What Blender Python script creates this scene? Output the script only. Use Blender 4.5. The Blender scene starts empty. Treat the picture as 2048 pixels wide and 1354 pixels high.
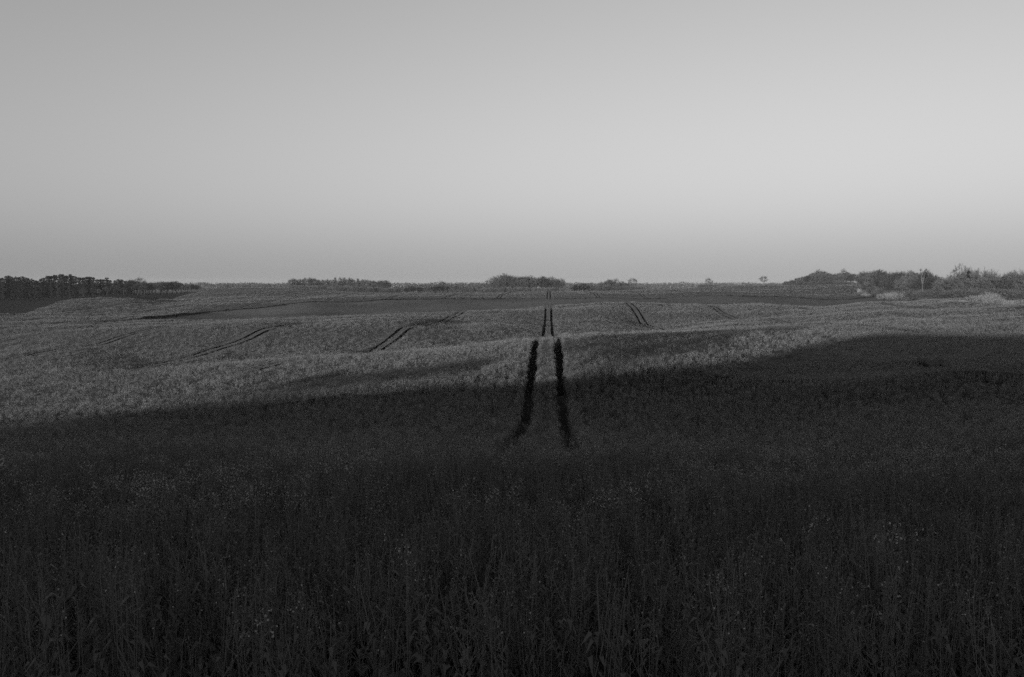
import bpy, math, random
import numpy as np
from mathutils import Vector, Matrix

# ------------------------------------------------------------------ camera, sky, sun, exposure
SC = bpy.context.scene
COL = SC.collection
F = 1593.0                       # focal length in pixels of the 2048 px wide photograph (28 mm)
TH = math.atan(112.0 / F)        # downward tilt
CT, ST = math.cos(TH), math.sin(TH)
cd = bpy.data.cameras.new('camera'); cam = bpy.data.objects.new('camera', cd); COL.objects.link(cam)
cd.sensor_width = 36.0; cd.lens = 28.0; cd.clip_start = 0.1; cd.clip_end = 20000
cam.location = (0, 0, 0); cam.rotation_euler = (math.radians(90) - TH, 0, 0)
SC.camera = cam

SUN_EL = math.radians(3.3)
ALPHA = math.radians(28)         # horizontal heading of the sunlight, clockwise from the view direction
LDIR = Vector((math.sin(ALPHA) * math.cos(SUN_EL), math.cos(ALPHA) * math.cos(SUN_EL), -math.sin(SUN_EL)))

world = bpy.data.worlds.new('World'); SC.world = world; world.use_nodes = True
nt = world.node_tree; nt.nodes.clear()
def nn(t, ty, **kw):
    n = t.nodes.new(ty)
    for k, v in kw.items(): setattr(n, k, v)
    return n
sky = nn(nt, 'ShaderNodeTexSky', sky_type='NISHITA')
sky.sun_disc = False; sky.sun_elevation = SUN_EL; sky.sun_rotation = ALPHA + math.pi
sky.air_density = 1.0; sky.dust_density = 0.1; sky.ozone_density = 4.0
sep = nn(nt, 'ShaderNodeSeparateColor'); comb = nn(nt, 'ShaderNodeCombineColor')
mr = nn(nt, 'ShaderNodeMath', operation='MULTIPLY'); mr.inputs[1].default_value = 0.442
mg = nn(nt, 'ShaderNodeMath', operation='MULTIPLY_ADD'); mg.inputs[1].default_value = 0.0
mb = nn(nt, 'ShaderNodeMath', operation='MULTIPLY_ADD'); mb.inputs[1].default_value = 0.558
bg = nn(nt, 'ShaderNodeBackground'); out = nn(nt, 'ShaderNodeOutputWorld')
L = nt.links.new
L(sky.outputs[0], sep.inputs[0]); L(sep.outputs[0], mr.inputs[0]); L(sep.outputs[1], mg.inputs[0]); L(mr.outputs[0], mg.inputs[2])
L(sep.outputs[2], mb.inputs[0]); L(mg.outputs[0], mb.inputs[2])
SKYOUT = mb.outputs[0]
for i in range(3): L(SKYOUT, comb.inputs[i])
L(comb.outputs[0], bg.inputs[0]); L(bg.outputs[0], out.inputs[0])
bg.inputs[1].default_value = 0.15

sl = bpy.data.lights.new('sun', 'SUN'); sun = bpy.data.objects.new('sun', sl); COL.objects.link(sun)
sl.energy = 1.75; sl.angle = math.radians(0.5); sl.color = (1, 1, 1)
sun.rotation_euler = LDIR.to_track_quat('-Z', 'Y').to_euler()

SC.view_settings.view_transform = 'Standard'; SC.view_settings.look = 'None'
SC.view_settings.exposure = 1.38; SC.view_settings.gamma = 1.0; SC.view_settings.use_curve_mapping = False
SC.render.engine = 'CYCLES'
SC.cycles.max_bounces = 5; SC.cycles.diffuse_bounces = 3; SC.cycles.transparent_max_bounces = 4
SC.cycles.sample_clamp_direct = 1.5; SC.cycles.sample_clamp_indirect = 1.0
SC.cycles.use_denoising = False
SC.cycles.use_adaptive_sampling = True; SC.cycles.adaptive_threshold = 0.015

# ------------------------------------------------------------------ the lie of the land
HC = 1.2                                            # crop height
def ray(px, py):                                    # pixel of the photograph -> (sideways, up) per metre forward
    u = (px - 1024) / F; w = (677 - py) / F
    f = CT + w * ST
    return u / f, (w * CT - ST) / f
def pix(x, y, z):                                   # inverse, for numpy arrays
    f = y * CT - z * ST; w = y * ST + z * CT
    return 1024 + F * x / f, 677 - F * w / f
CTRL = []
def c(px, py, d, off=HC):                           # ridge or hollow seen at a pixel, d metres forward (crop top unless off=0)
    a, b = ray(px, py); CTRL.append((a * d, d, b * d - off))
def cl(off, *pts):
    for p in pts: c(*p, off=off)
def g(x, y, drop, off=HC): CTRL.append((x, y, -drop - off))
# the bank the camera stands on, and the near slope
for x in (-3, 0, 3): g(x, 0.0, 1.15); g(x, 4.0, 1.75)
for x in (-6, 0, 6): g(x, 8.0, 2.35)
for x in (-14, 0, 14): g(x, 12.5, 2.95 - x * 0.006 + (0.35 if x < 0 else 0))
g(0, 21, 4.35); g(-14, 21, 4.7); g(14, 21, 4.0)
g(0, 30, 5.6); g(-22, 30, 5.9); g(20, 30, 5.1)
cl(HC, (-100,862,46), (0,856,45), (500,852,41), (1095,832,38), (1500,828,38), (2048,806,40), (2200,800,40))
cl(HC, (-100,810,62), (0,806,62), (500,775,60), (1095,702,57), (1300,705,57), (1700,700,62), (2048,692,62), (2200,690,62))
# first crest
cl(HC, (-150,768,85), (0,757,86), (150,747,87), (300,741,88), (420,730,89), (512,722,90), (640,714,92), (740,708,95), (850,702,97), (940,693,100), (1095,683,106),
   (1250,673,112), (1400,662,120), (1550,660,124), (1700,661,125), (1900,663,122), (2048,662,118), (2250,660,115))
# hollow behind it
cl(HC, (-100,740,108), (0,734,110), (300,727.5,115), (500,721,118), (740,706,124), (940,692,132), (1095,680,143), (1340,661,184))
# second crest
cl(HC, (-100,690,165), (0,682,165), (150,666,168), (270,660,168), (400,655,165), (512,652,165), (700,652,163), (820,654,162), (950,655,170), (1095,657,180), (1230,661,182))
cl(HC, (850,651.5,176), (860,646.8,187), (930,648.5,193))
cl(HC, (0,716,125),(250,712,128),(500,700,132),(800,675,143),(950,670,150))
# right hand ridges
cl(HC, (1550,653,156), (1700,646,158), (1850,640,156), (2048,632,150), (2200,630,150))
cl(HC, (1450,641,214), (1550,633,216), (1650,627,218), (1700,623,218), (1800,619,212), (1900,617,206), (2048,609,200), (2250,605,200))
cl(HC, (1500,645,185), (1700,637,185), (1950,630,180))
cl(HC, (1250,650,212), (1350,648,214), (1095,648,205))
cl(HC, (1550,656,166), (1700,649.5,168), (1850,643.5,166), (2048,636,161), (1450,645,231), (1550,637,233), (1700,627,233), (1800,623,226), (1900,620.5,220), (2048,612.5,214))
# rise up to the edge of the dark field
cl(HC, (870,645,196), (910,631,238), (1000,624,250), (600,645,205), (600,637,238), (400,647,210), (400,643,235), (700,633,240), (0,668,190), (0,652,215), (200,649,222), (0,643,240))
cl(HC, (1095,640,230), (1095,618,262), (1200,609,268), (1265,609,270), (1400,611,270), (1500,613,268), (1570,615,265), (1730,609,262), (1900,604,250), (2048,606,235))
cl(0.3, (1282,645,242), (1282,630,252))
# dark field, hollow and far side
cl(0.3, (1000,621,325), (1200,612,335), (1400,613,335), (1600,614,330), (700,628,320), (500,634,300))
cl(0.3, (400,624,330), (620,603,382), (750,599,405), (900,597,425), (1095,596,440), (1200,594,445), (1450,590,450), (1570,593,440), (1700,598,430), (1800,598,400), (1950,601,330))
cl(0.3, (275,641,262), (145,647,240), (700,612,360), (1000,605,385), (1400,600,390))
# far rape field
cl(HC, (275,632,290), (145,636,270), (400,608,380), (500,600,410), (600,597,440), (300,612,370))
cl(HC, (600,586,520), (600,577,600), (740,590,470), (740,586,560), (900,588,500), (900,587,580), (1010,588,507), (1095,589,480), (1095,582.5,600), (1180,585,544),
   (1273,586,508), (1280,590,480), (1250,581,620), (1400,575,640), (1400,583,500), (1500,570,660), (1500,584,500), (1620,570,640), (1650,573,560), (1700,571,540), (1665,590,460), (1600,585,480))
cl(HC, (330,599,470), (400,587,540), (400,580,600), (500,582,560), (500,575,640), (450,592,480), (530,593,460))
# small hill on the left
cl(HC, (45,626,320), (95,612,350), (140,599,390), (200,597,400), (260,598,405), (310,602,410), (60,634,285), (180,618,340), (0,627,310), (-100,627,310))
# meadow in front of the pines
cl(0, (-120,627,400), (0,628,400), (60,612,480), (0,598,600), (120,597,600), (180,592,630), (300,588,640), (390,584,650), (-150,599,600), (330,603,480))
# far country
cl(0, (-200,588,900), (0,587,900), (400,585,900), (600,585,760), (800,589,750), (1000,589,740), (1200,588,760), (1400,580,800), (1530,576,820), (1650,574,760), (1750,577,700), (2048,580,600), (2200,580,600))
cl(0, (0,584,1200), (500,585,1200), (1000,585,1200), (1500,582,1200), (2048,582,1200))
cl(0, (0,580,2500), (500,580,2500), (1000,580,2500), (1500,580,2500), (2048,580,2500), (-800,580,2500), (2900,580,2500))
cl(0, (1760,594,420), (1850,600,360), (2048,604,290), (2200,604,300), (2600,600,350))
# behind and beside the camera: the slope goes on rising behind, highest behind and to the right
for p_, h_ in ((-120,-11),(-90,-9.2),(-57,-7.7),(-42,-6.4),(-31,-4.8),(-23,-3.6),(-15,-4.3),(-11.5,-3.0),(-7,-0.4),(0,0.2),(20,0.4),(60,0.4),(120,-1)):
    for t_, up in ((-14, -1.35), (-40, 0), (-90, -1.2), (-220, -6)):
        if t_ == -14 and p_ > -12: up = -1.4
        xx = p_ * math.cos(math.radians(28)) + t_ * math.sin(math.radians(28)); yy = -p_ * math.sin(math.radians(28)) + t_ * math.cos(math.radians(28))
        if yy < 0.0 and math.hypot(xx, yy) > 8: CTRL.append((xx, yy, h_ - t_ * math.tan(SUN_EL) + up))
for a, d, z in [(-50,30,-7.0),(-50,60,-10.3),(-50,90,-12),(-50,250,-12),(-50,600,-12),(50,30,-4.6),(50,90,-7.5),(50,250,-9),(50,600,-9),
                (-75,40,-9.0),(-75,75,-11),(-80,120,-12),(-80,400,-10),(80,40,-2.6),(80,120,-4),(80,400,-6),(-110,400,-8),(110,400,-5),(-140,600,-6),(140,500,-5),(180,600,-5),
                (180,2500,-15),(90,2500,-15),(-90,2500,-15),(135,2500,-15),(-135,2500,-15)]:
    CTRL.append((math.sin(math.radians(a)) * d, math.cos(math.radians(a)) * d, z))
CTRL = np.array(CTRL)
def qmap(x, y):
    d = np.hypot(x, y) + 1e-6
    q = np.log(1 + d / 5.0)
    return np.stack([x / d * q, y / d * q], -1)
def phi(r2): return 0.5 * r2 * np.log(r2 + 1e-12)
_Q = qmap(CTRL[:, 0], CTRL[:, 1])
_V = CTRL[:, 2] / (np.hypot(CTRL[:, 0], CTRL[:, 1]) + 10)
def _solve():
    n = len(_Q)
    r2 = ((_Q[:, None] - _Q[None]) ** 2).sum(-1)
    K = phi(r2) + np.eye(n) * 2e-5
    P = np.c_[np.ones(n), _Q]
    A = np.zeros((n + 3, n + 3)); A[:n, :n] = K; A[:n, n:] = P; A[n:, :n] = P.T
    return np.linalg.solve(A, np.r_[_V, 0, 0, 0])
_W = _solve()
def H(x, y):
    x = np.asarray(x, float); y = np.asarray(y, float); sh = x.shape
    x = x.ravel(); y = y.ravel(); q = qmap(x, y); res = np.empty(len(x)); n = len(_Q)
    for i in range(0, len(x), 20000):
        qq = q[i:i + 20000]
        r2 = (qq[:, None, 0] - _Q[None, :, 0]) ** 2 + (qq[:, None, 1] - _Q[None, :, 1]) ** 2
        res[i:i + 20000] = phi(r2) @ _W[:n] + _W[n] + qq @ _W[n + 1:]
    return (res * (np.hypot(x, y) + 10)).reshape(sh)
# slight local swells of the ground that lift the crop tops into the sun
SWELL = []
for amp, wid, pts in ((-0.9, 2.2, ((1140,755,50),(1400,720,57),(1560,690,63))), (0.3, 1.7, ((-300,830,54),(0,830,54),(250,822,53),(560,800,53),(900,766,50),(1045,738,52))), (0.75, 1.5, ((1130,779,45),(1400,735,53),(1600,698,60))), (0.4, 1.6, ((1330,765,47),(1500,722,56),(1640,700,60))),
                      (0.55, 2.2, ((1700,785,44),(1850,772,47),(2060,745,51),(2300,725,54)))):
    P_ = [(ray(a_, b_)[0] * d_, d_) for a_, b_, d_ in pts]
    for k_ in range(len(P_) - 1): SWELL.append((amp, wid, P_[k_], P_[k_ + 1]))
_H0 = H
def H(x, y):
    x = np.asarray(x, float); y = np.asarray(y, float); z = _H0(x, y); add = np.zeros_like(z)
    for amp, wid, (ax, ay), (bx, by) in SWELL:
        vx, vy = bx - ax, by - ay; u = np.clip(((x - ax) * vx + (y - ay) * vy) / (vx * vx + vy * vy), 0, 1)
        dd = np.hypot(x - ax - u * vx, y - ay - u * vy); e_ = amp * np.exp(-(dd / wid) ** 2); add = np.where(np.abs(e_) > np.abs(add), e_, add)
    d_ = np.hypot(x, y); k_ = np.clip((d_ - 115) / 50, 0, 1) * np.clip((1100 - d_) / 400, 0, 1) * (y > 0)   # shallow rolls across the far slopes
    w_ = 0.17 * np.sin(y / 5.6 + 1.7 * np.sin(x / 47.0) + x / 60.0) + 0.10 * np.sin(y / 3.1 + 1.3 * np.sin(x / 29.0 + 2) - x / 41.0) + 0.22 * np.sin(y / 13.0 + 1.5 * np.sin(x / 70.0 + 1))
    return z + add + k_ * w_
def Hs(x, y): return float(H(np.array([x]), np.array([y]))[0])

# tramline frame: t runs along the wheel tracks, s across them
BETA = math.atan(74 / F); SB, CB = math.sin(BETA), math.cos(BETA)
S0 = -0.2; PITCH = 28.0; GAUGE = 0.9; SLOT = 0.36
def to_st(x, y): return x * CB - y * SB - S0, x * SB + y * CB
def to_xy(s, t): s = s + S0; return s * CB + t * SB, -s * SB + t * CB
def track_dist(s, t_=200.0):                                  # distance to the nearest wheel-track centre
    m = (s + PITCH / 2) % PITCH - PITCH / 2
    return np.where((np.abs(s) > 20) & (t_ < np.where(s < -40, 100, 72)), 9.0, np.abs(np.abs(m) - GAUGE))

def ip(px, tab): k = sorted(tab); return np.interp(px, k, [tab[i] for i in k])
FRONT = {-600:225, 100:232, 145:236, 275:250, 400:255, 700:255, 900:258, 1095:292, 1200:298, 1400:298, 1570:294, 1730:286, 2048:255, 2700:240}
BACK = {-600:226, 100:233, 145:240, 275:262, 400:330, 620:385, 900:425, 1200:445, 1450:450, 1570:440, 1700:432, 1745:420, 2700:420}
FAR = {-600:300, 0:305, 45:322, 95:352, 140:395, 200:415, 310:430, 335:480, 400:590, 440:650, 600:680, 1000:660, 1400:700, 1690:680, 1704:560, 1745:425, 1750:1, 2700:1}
def azpx(x, y): return 1024 + F * x / np.maximum(y, 1e-3) / CT
_a, _b = ray(1890, 742); _d = np.arange(30, 120, .25); _k = int(np.argmax(_b * _d < H(_a * _d, _d) + 1.0)); GAP = (_a * _d[_k] + .2, _d[_k] + 1.2)
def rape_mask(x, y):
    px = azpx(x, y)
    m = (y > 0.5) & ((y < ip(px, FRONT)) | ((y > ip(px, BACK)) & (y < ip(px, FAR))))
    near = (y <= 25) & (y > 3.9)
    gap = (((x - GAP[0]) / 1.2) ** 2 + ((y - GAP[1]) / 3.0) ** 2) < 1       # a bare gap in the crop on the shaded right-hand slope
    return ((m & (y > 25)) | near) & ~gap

def crop_rise(px, y):                               # the far crop starts thin and low along its near edge, except at the left
    full = np.clip((430 - px) / 60, 0, 1)
    return np.where(y > ip(px, FRONT) + 3, np.maximum(np.clip((y - ip(px, BACK)) / 30, 0.3, 1), full), 1.0)

# ------------------------------------------------------------------ materials
def mat(name, base, rough=0.8, spec=0.2):
    m = bpy.data.materials.new(name); m.use_nodes = True
    b = m.node_tree.nodes['Principled BSDF']
    b.inputs['Base Color'].default_value = (base, base, base, 1)
    b.inputs['Roughness'].default_value = rough; b.inputs['Specular IOR Level'].default_value = spec
    return m, m.node_tree, b
def ramp(t, fac, stops):
    r = t.nodes.new('ShaderNodeValToRGB'); e = r.color_ramp.elements
    while len(e) < len(stops): e.new(0.5)
    for k, (p, v) in enumerate(stops): e[k].position = p; e[k].color = (v, v, v, 1)
    t.links.new(fac, r.inputs[0]); return r.outputs[0]
def noise(t, vec, scale, detail=3, rough=0.6):
    n = t.nodes.new('ShaderNodeTexNoise'); n.inputs['Scale'].default_value = scale
    n.inputs['Detail'].default_value = detail; n.inputs['Roughness'].default_value = rough
    if vec is not None: t.links.new(vec, n.inputs['Vector'])
    return n.outputs['Fac']
def mathn(t, op, a, b=None, c_=None):
    n = t.nodes.new('ShaderNodeMath'); n.operation = op
    for i, v in enumerate((a, b, c_)):
        if v is None: continue
        if isinstance(v, (int, float)): n.inputs[i].default_value = v
        else: t.links.new(v, n.inputs[i])
    return n.outputs[0]
def pos(t): return t.nodes.new('ShaderNodeNewGeometry').outputs['Position']
def bump(t, b, h, strength, dist):
    n = t.nodes.new('ShaderNodeBump'); n.inputs['Strength'].default_value = strength; n.inputs['Distance'].default_value = dist
    t.links.new(h, n.inputs['Height']); t.links.new(n.outputs[0], b.inputs['Normal'])
def varied(name, lo, hi, rough=0.8, spec=0.2, scale=3.0):
    m, t, b = mat(name, 0.1, rough, spec)
    oi = t.nodes.new('ShaderNodeObjectInfo').outputs['Random']
    f = mathn(t, 'MULTIPLY_ADD', noise(t, pos(t), scale), 0.6, mathn(t, 'MULTIPLY', oi, 0.4))
    t.links.new(ramp(t, f, [(0.2, lo), (0.8, hi)]), b.inputs['Base Color'])
    return m
M_STEM = varied('rape_stem', 0.07, 0.12, 0.6, 0.2)
M_LEAF = varied('rape_leaf', 0.058, 0.09, 0.6, 0.2, 8)
M_FLOWER = varied('rape_flower', 0.19, 0.32, 0.7, 0.2, 5)
M_BUD = varied('rape_bud', 0.07, 0.13, 0.7, 0.2, 5)
M_PINE = varied('pine_needles', 0.018, 0.045, 0.7, 0.2, 0.6)
M_BARK = varied('bark', 0.055, 0.10, 0.9, 0.1, 2)
M_PALEBARK = varied('bare_pale_wood', 0.13, 0.2, 0.8, 0.1, 2)
M_TWIG = varied('twigs', 0.085, 0.15, 0.9, 0.1, 0.5)
M_DARKTWIG = varied('dark_twigs', 0.045, 0.08, 0.9, 0.1, 0.5)
M_BLOSSOM = varied('blossom', 0.24, 0.40, 0.8, 0.1, 1.5)

# ground: earth under the crop, short cereal and meadow elsewhere
M_GROUND, t, b = mat('field_ground', 0.05, 0.95, 0.1)
P = pos(t)
att = t.nodes.new('ShaderNodeAttribute'); att.attribute_name = 'crop'
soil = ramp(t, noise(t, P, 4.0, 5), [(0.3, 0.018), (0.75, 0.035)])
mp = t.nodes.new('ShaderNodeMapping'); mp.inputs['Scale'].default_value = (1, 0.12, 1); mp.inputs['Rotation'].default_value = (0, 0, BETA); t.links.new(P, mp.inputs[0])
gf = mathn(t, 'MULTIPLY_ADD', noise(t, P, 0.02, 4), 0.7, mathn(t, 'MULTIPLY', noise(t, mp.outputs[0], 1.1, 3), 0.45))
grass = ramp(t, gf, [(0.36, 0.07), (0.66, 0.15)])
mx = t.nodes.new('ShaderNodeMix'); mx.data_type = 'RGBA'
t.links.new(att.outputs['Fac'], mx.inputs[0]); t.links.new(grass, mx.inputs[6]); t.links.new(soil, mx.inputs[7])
att2 = t.nodes.new('ShaderNodeAttribute'); att2.attribute_name = 'dark_left'
dark_left = ramp(t, gf, [(0.35, 0.014), (0.75, 0.024)])  # far-left ground beyond the crop gets a much darker tone
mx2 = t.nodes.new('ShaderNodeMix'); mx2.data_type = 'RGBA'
t.links.new(att2.outputs['Fac'], mx2.inputs[0]); t.links.new(mx.outputs[2], mx2.inputs[6]); t.links.new(dark_left, mx2.inputs[7])
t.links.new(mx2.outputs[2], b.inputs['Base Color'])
bump(t, b, noise(t, P, 3.0, 4), 0.8, 0.3)

# canopy of the standing rape, seen from afar
M_CANOPY, t, b = mat('rape_canopy', 0.1, 0.9, 0.1)
P = pos(t)
fine = noise(t, P, 2.6, 3, 0.75)
broad = noise(t, P, 0.045, 4, 0.55)
f = mathn(t, 'MULTIPLY_ADD', broad, 0.5, mathn(t, 'MULTIPLY', fine, 0.5))
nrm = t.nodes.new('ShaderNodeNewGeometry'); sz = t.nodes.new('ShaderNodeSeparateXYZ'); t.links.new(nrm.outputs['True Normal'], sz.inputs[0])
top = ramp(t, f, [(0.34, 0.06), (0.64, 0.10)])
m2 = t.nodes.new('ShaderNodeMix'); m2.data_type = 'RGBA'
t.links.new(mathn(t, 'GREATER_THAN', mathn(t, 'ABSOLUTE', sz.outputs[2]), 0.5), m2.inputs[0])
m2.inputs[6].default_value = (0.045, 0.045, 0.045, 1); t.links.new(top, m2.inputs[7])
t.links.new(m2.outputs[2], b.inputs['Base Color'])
bump(t, b, fine, 0.45, 0.35)

# ------------------------------------------------------------------ mesh helpers
def mesh_from(name, V, Fc, mats, midx=None, smooth=False):
    me = bpy.data.meshes.new(name); me.from_pydata([tuple(v) for v in V], [], [tuple(f_) for f_ in Fc])
    for m in mats: me.materials.append(m)
    if midx is not None: me.polygons.foreach_set('material_index', np.array(midx, np.int32))
    if smooth: me.polygons.foreach_set('use_smooth', np.ones(len(me.polygons), bool))
    me.update(); return me
def quads_mesh(name, co, quads, mats, smooth=False, attr=None):
    me = bpy.data.meshes.new(name); nq = len(quads)
    me.vertices.add(len(co)); me.vertices.foreach_set('co', co.astype(np.float32).ravel())
    me.loops.add(nq * 4); me.loops.foreach_set('vertex_index', quads.astype(np.int32).ravel())
    me.polygons.add(nq); me.polygons.foreach_set('loop_start', np.arange(nq, dtype=np.int32) * 4)
    for m in mats: me.materials.append(m)
    if smooth: me.polygons.foreach_set('use_smooth', np.ones(nq, bool))
    me.update(calc_edges=True); me.validate()
    return me
def link(name, data, parent=None, kind=None, label=None, cat=None, group=None):
    o = bpy.data.objects.new(name, data); COL.objects.link(o)
    if parent: o.parent = parent
    if kind: o['kind'] = kind
    if label: o['label'] = label
    if cat: o['category'] = cat
    if group: o['group'] = group
    return o

# ------------------------------------------------------------------ ground sheet (one polar sheet out to the horizon)
rs = np.concatenate([[0.0], np.geomspace(0.8, 6000, 330)])
an = np.concatenate([np.arange(-180, -44, 3.0), np.arange(-44, 44, 0.22), np.arange(44, 180, 3.0)])
R, A = np.meshgrid(rs, np.radians(an), indexing='ij')
X = R * np.sin(A); Y = R * np.cos(A)
Z = H(X, Y)
na = len(an); ii, jj = np.meshgrid(np.arange(len(rs) - 1), np.arange(na), indexing='ij')
j2 = (jj + 1) % na
quads = np.stack([ii * na + jj, ii * na + j2, (ii + 1) * na + j2, (ii + 1) * na + jj], -1).reshape(-1, 4)
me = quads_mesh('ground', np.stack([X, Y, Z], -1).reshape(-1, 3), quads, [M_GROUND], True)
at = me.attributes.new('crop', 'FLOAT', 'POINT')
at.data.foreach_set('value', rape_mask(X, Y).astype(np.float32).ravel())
at = me.attributes.new('dark_left', 'FLOAT', 'POINT')
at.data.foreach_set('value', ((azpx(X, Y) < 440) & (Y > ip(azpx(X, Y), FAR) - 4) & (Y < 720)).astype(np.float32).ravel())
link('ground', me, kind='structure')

# ------------------------------------------------------------------ canopy sheet of the rape
rng = np.random.default_rng(7)
cells = np.concatenate([[-GAUGE - SLOT, -GAUGE + SLOT, GAUGE - SLOT, GAUGE + SLOT], np.linspace(GAUGE + SLOT, PITCH - GAUGE - SLOT, 13)[1:-1]])
se = np.concatenate([cells + k * PITCH for k in range(-16, 17)])
te = np.arange(50, 700, 1.6)
S, T = np.meshgrid(se, te, indexing='ij'); CX, CY = to_xy(S, T)
cpx = azpx(CX, CY)
rise = crop_rise(cpx, CY)
CZ = H(CX, CY) + 0.88 * HC * rise
CZ += rng.normal(0, 0.03, CZ.shape)
sm = (S[:-1, :-1] + S[1:, 1:]) / 2; tm = (T[:-1, :-1] + T[1:, 1:]) / 2
mxx, myy = to_xy(sm, tm)
inside = rape_mask(mxx, myy) & (track_dist(sm, tm) > 0.25) & (np.abs(mxx) < 0.95 * myy)
ns, ntt = S.shape; vid = np.arange(ns * ntt).reshape(ns, ntt); vb = vid + ns * ntt
q = [np.stack([vid[:-1, :-1], vid[1:, :-1], vid[1:, 1:], vid[:-1, 1:]], -1)[inside]]
pad = np.pad(inside, 1)
for (di, dj, a0, a1, b0, b1) in ((-1, 0, 0, 0, 0, 1), (1, 0, 1, 0, 1, 1), (0, -1, 0, 0, 1, 0), (0, 1, 0, 1, 1, 1)):
    edge = inside & ~pad[1 + di:1 + di + ns - 1, 1 + dj:1 + dj + ntt - 1]
    I, J = np.nonzero(edge)
    p_, r_ = vid[I + a0, J + a1], vid[I + b0, J + b1]
    q.append(np.stack([p_, r_, r_ + ns * ntt, p_ + ns * ntt], -1))
q = np.concatenate(q)
co = np.concatenate([np.stack([CX, CY, CZ], -1).reshape(-1, 3), np.stack([CX, CY, CZ - 1.05], -1).reshape(-1, 3)])
used = np.unique(q); remap = np.zeros(len(co), np.int64); remap[used] = np.arange(len(used))
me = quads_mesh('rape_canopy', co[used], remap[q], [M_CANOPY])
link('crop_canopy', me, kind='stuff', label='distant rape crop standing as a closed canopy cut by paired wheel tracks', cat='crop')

# ------------------------------------------------------------------ rape plants
class MB:
    def __init__(s): s.v = []; s.f = []; s.m = []
    def quad(s, a, b_, c_, d, m): k = len(s.v); s.v += [a, b_, c_, d]; s.f.append((k, k + 1, k + 2, k + 3)); s.m.append(m)
    def tri(s, a, b_, c_, m): k = len(s.v); s.v += [a, b_, c_]; s.f.append((k, k + 1, k + 2)); s.m.append(m)
    def tube(s, p, q_, r0, r1, m, n=3):
        p = Vector(p); q_ = Vector(q_); d = (q_ - p)
        if d.length < 1e-6: return
        u = d.orthogonal().normalized(); w = d.cross(u).normalized(); k = len(s.v)
        for (o, r) in ((p, r0), (q_, r1)):
            for i in range(n):
                a = 2 * math.pi * i / n; s.v.append(o + u * (r * math.cos(a)) + w * (r * math.sin(a)))
        for i in range(n): s.f.append((k + i, k + (i + 1) % n, k + n + (i + 1) % n, k + n + i)); s.m.append(m)
    def mesh(s, name, mats, smooth=False): return mesh_from(name, s.v, s.f, mats, s.m, smooth)
PM = [M_STEM, M_LEAF, M_FLOWER, M_BUD]
def petals(mb, p, r, rnd, m):
    n = Vector((rnd.uniform(-1, 1), rnd.uniform(-1, 1), rnd.uniform(0.1, 1))).normalized(); u = n.orthogonal().normalized(); w = n.cross(u)
    mb.quad(p + u * r, p + w * r, p - u * r, p - w * r, m)
def leaf(mb, p, az, ln, wd, rise, rnd):
    d = Vector((math.cos(az), math.sin(az), 0)); s_ = Vector((-d.y, d.x, 0)).normalized()
    q1 = p + d * ln * 0.5 + Vector((0, 0, ln * rise)); q2 = p + d * ln + Vector((0, 0, ln * (rise - 0.5)))
    tw = Vector((0, 0, rnd.uniform(-.4, .4) * wd))
    mb.tri(p, q1 - s_ * wd - tw, q1 + s_ * wd + tw, 1); mb.tri(q2, q1 + s_ * wd + tw, q1 - s_ * wd - tw, 1)
def raceme(mb, p, rnd, bloom, big=1.0):
    fr = (.006, .0095) if bloom > .6 else (.0045, .0075)
    top = p + Vector((rnd.uniform(-.02, .02), rnd.uniform(-.02, .02), rnd.uniform(.05, .12)))
    mb.tube(p, top, .003 * big, .0015 * big, 0)
    nf = int(rnd.uniform(7, 14) * bloom)
    for _ in range(nf):
        a = rnd.uniform(0, 6.28); h = rnd.uniform(0, 1); rr = rnd.uniform(.015, .035)
        petals(mb, p.lerp(top, h) + Vector((math.cos(a) * rr, math.sin(a) * rr, 0)), rnd.uniform(*fr) * big, rnd, 2)
    for _ in range(5):
        petals(mb, top + Vector((rnd.uniform(-.012, .012), rnd.uniform(-.012, .012), rnd.uniform(0, .02))), .005 * big, rnd, 3)
    for _ in range(4):                                        # young pods
        a = rnd.uniform(0, 6.28); b0 = p - Vector((0, 0, rnd.uniform(0, .12)))
        mb.tube(b0, b0 + Vector((math.cos(a) * .05, math.sin(a) * .05, .03)), .0015, .001, 0)
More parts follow.
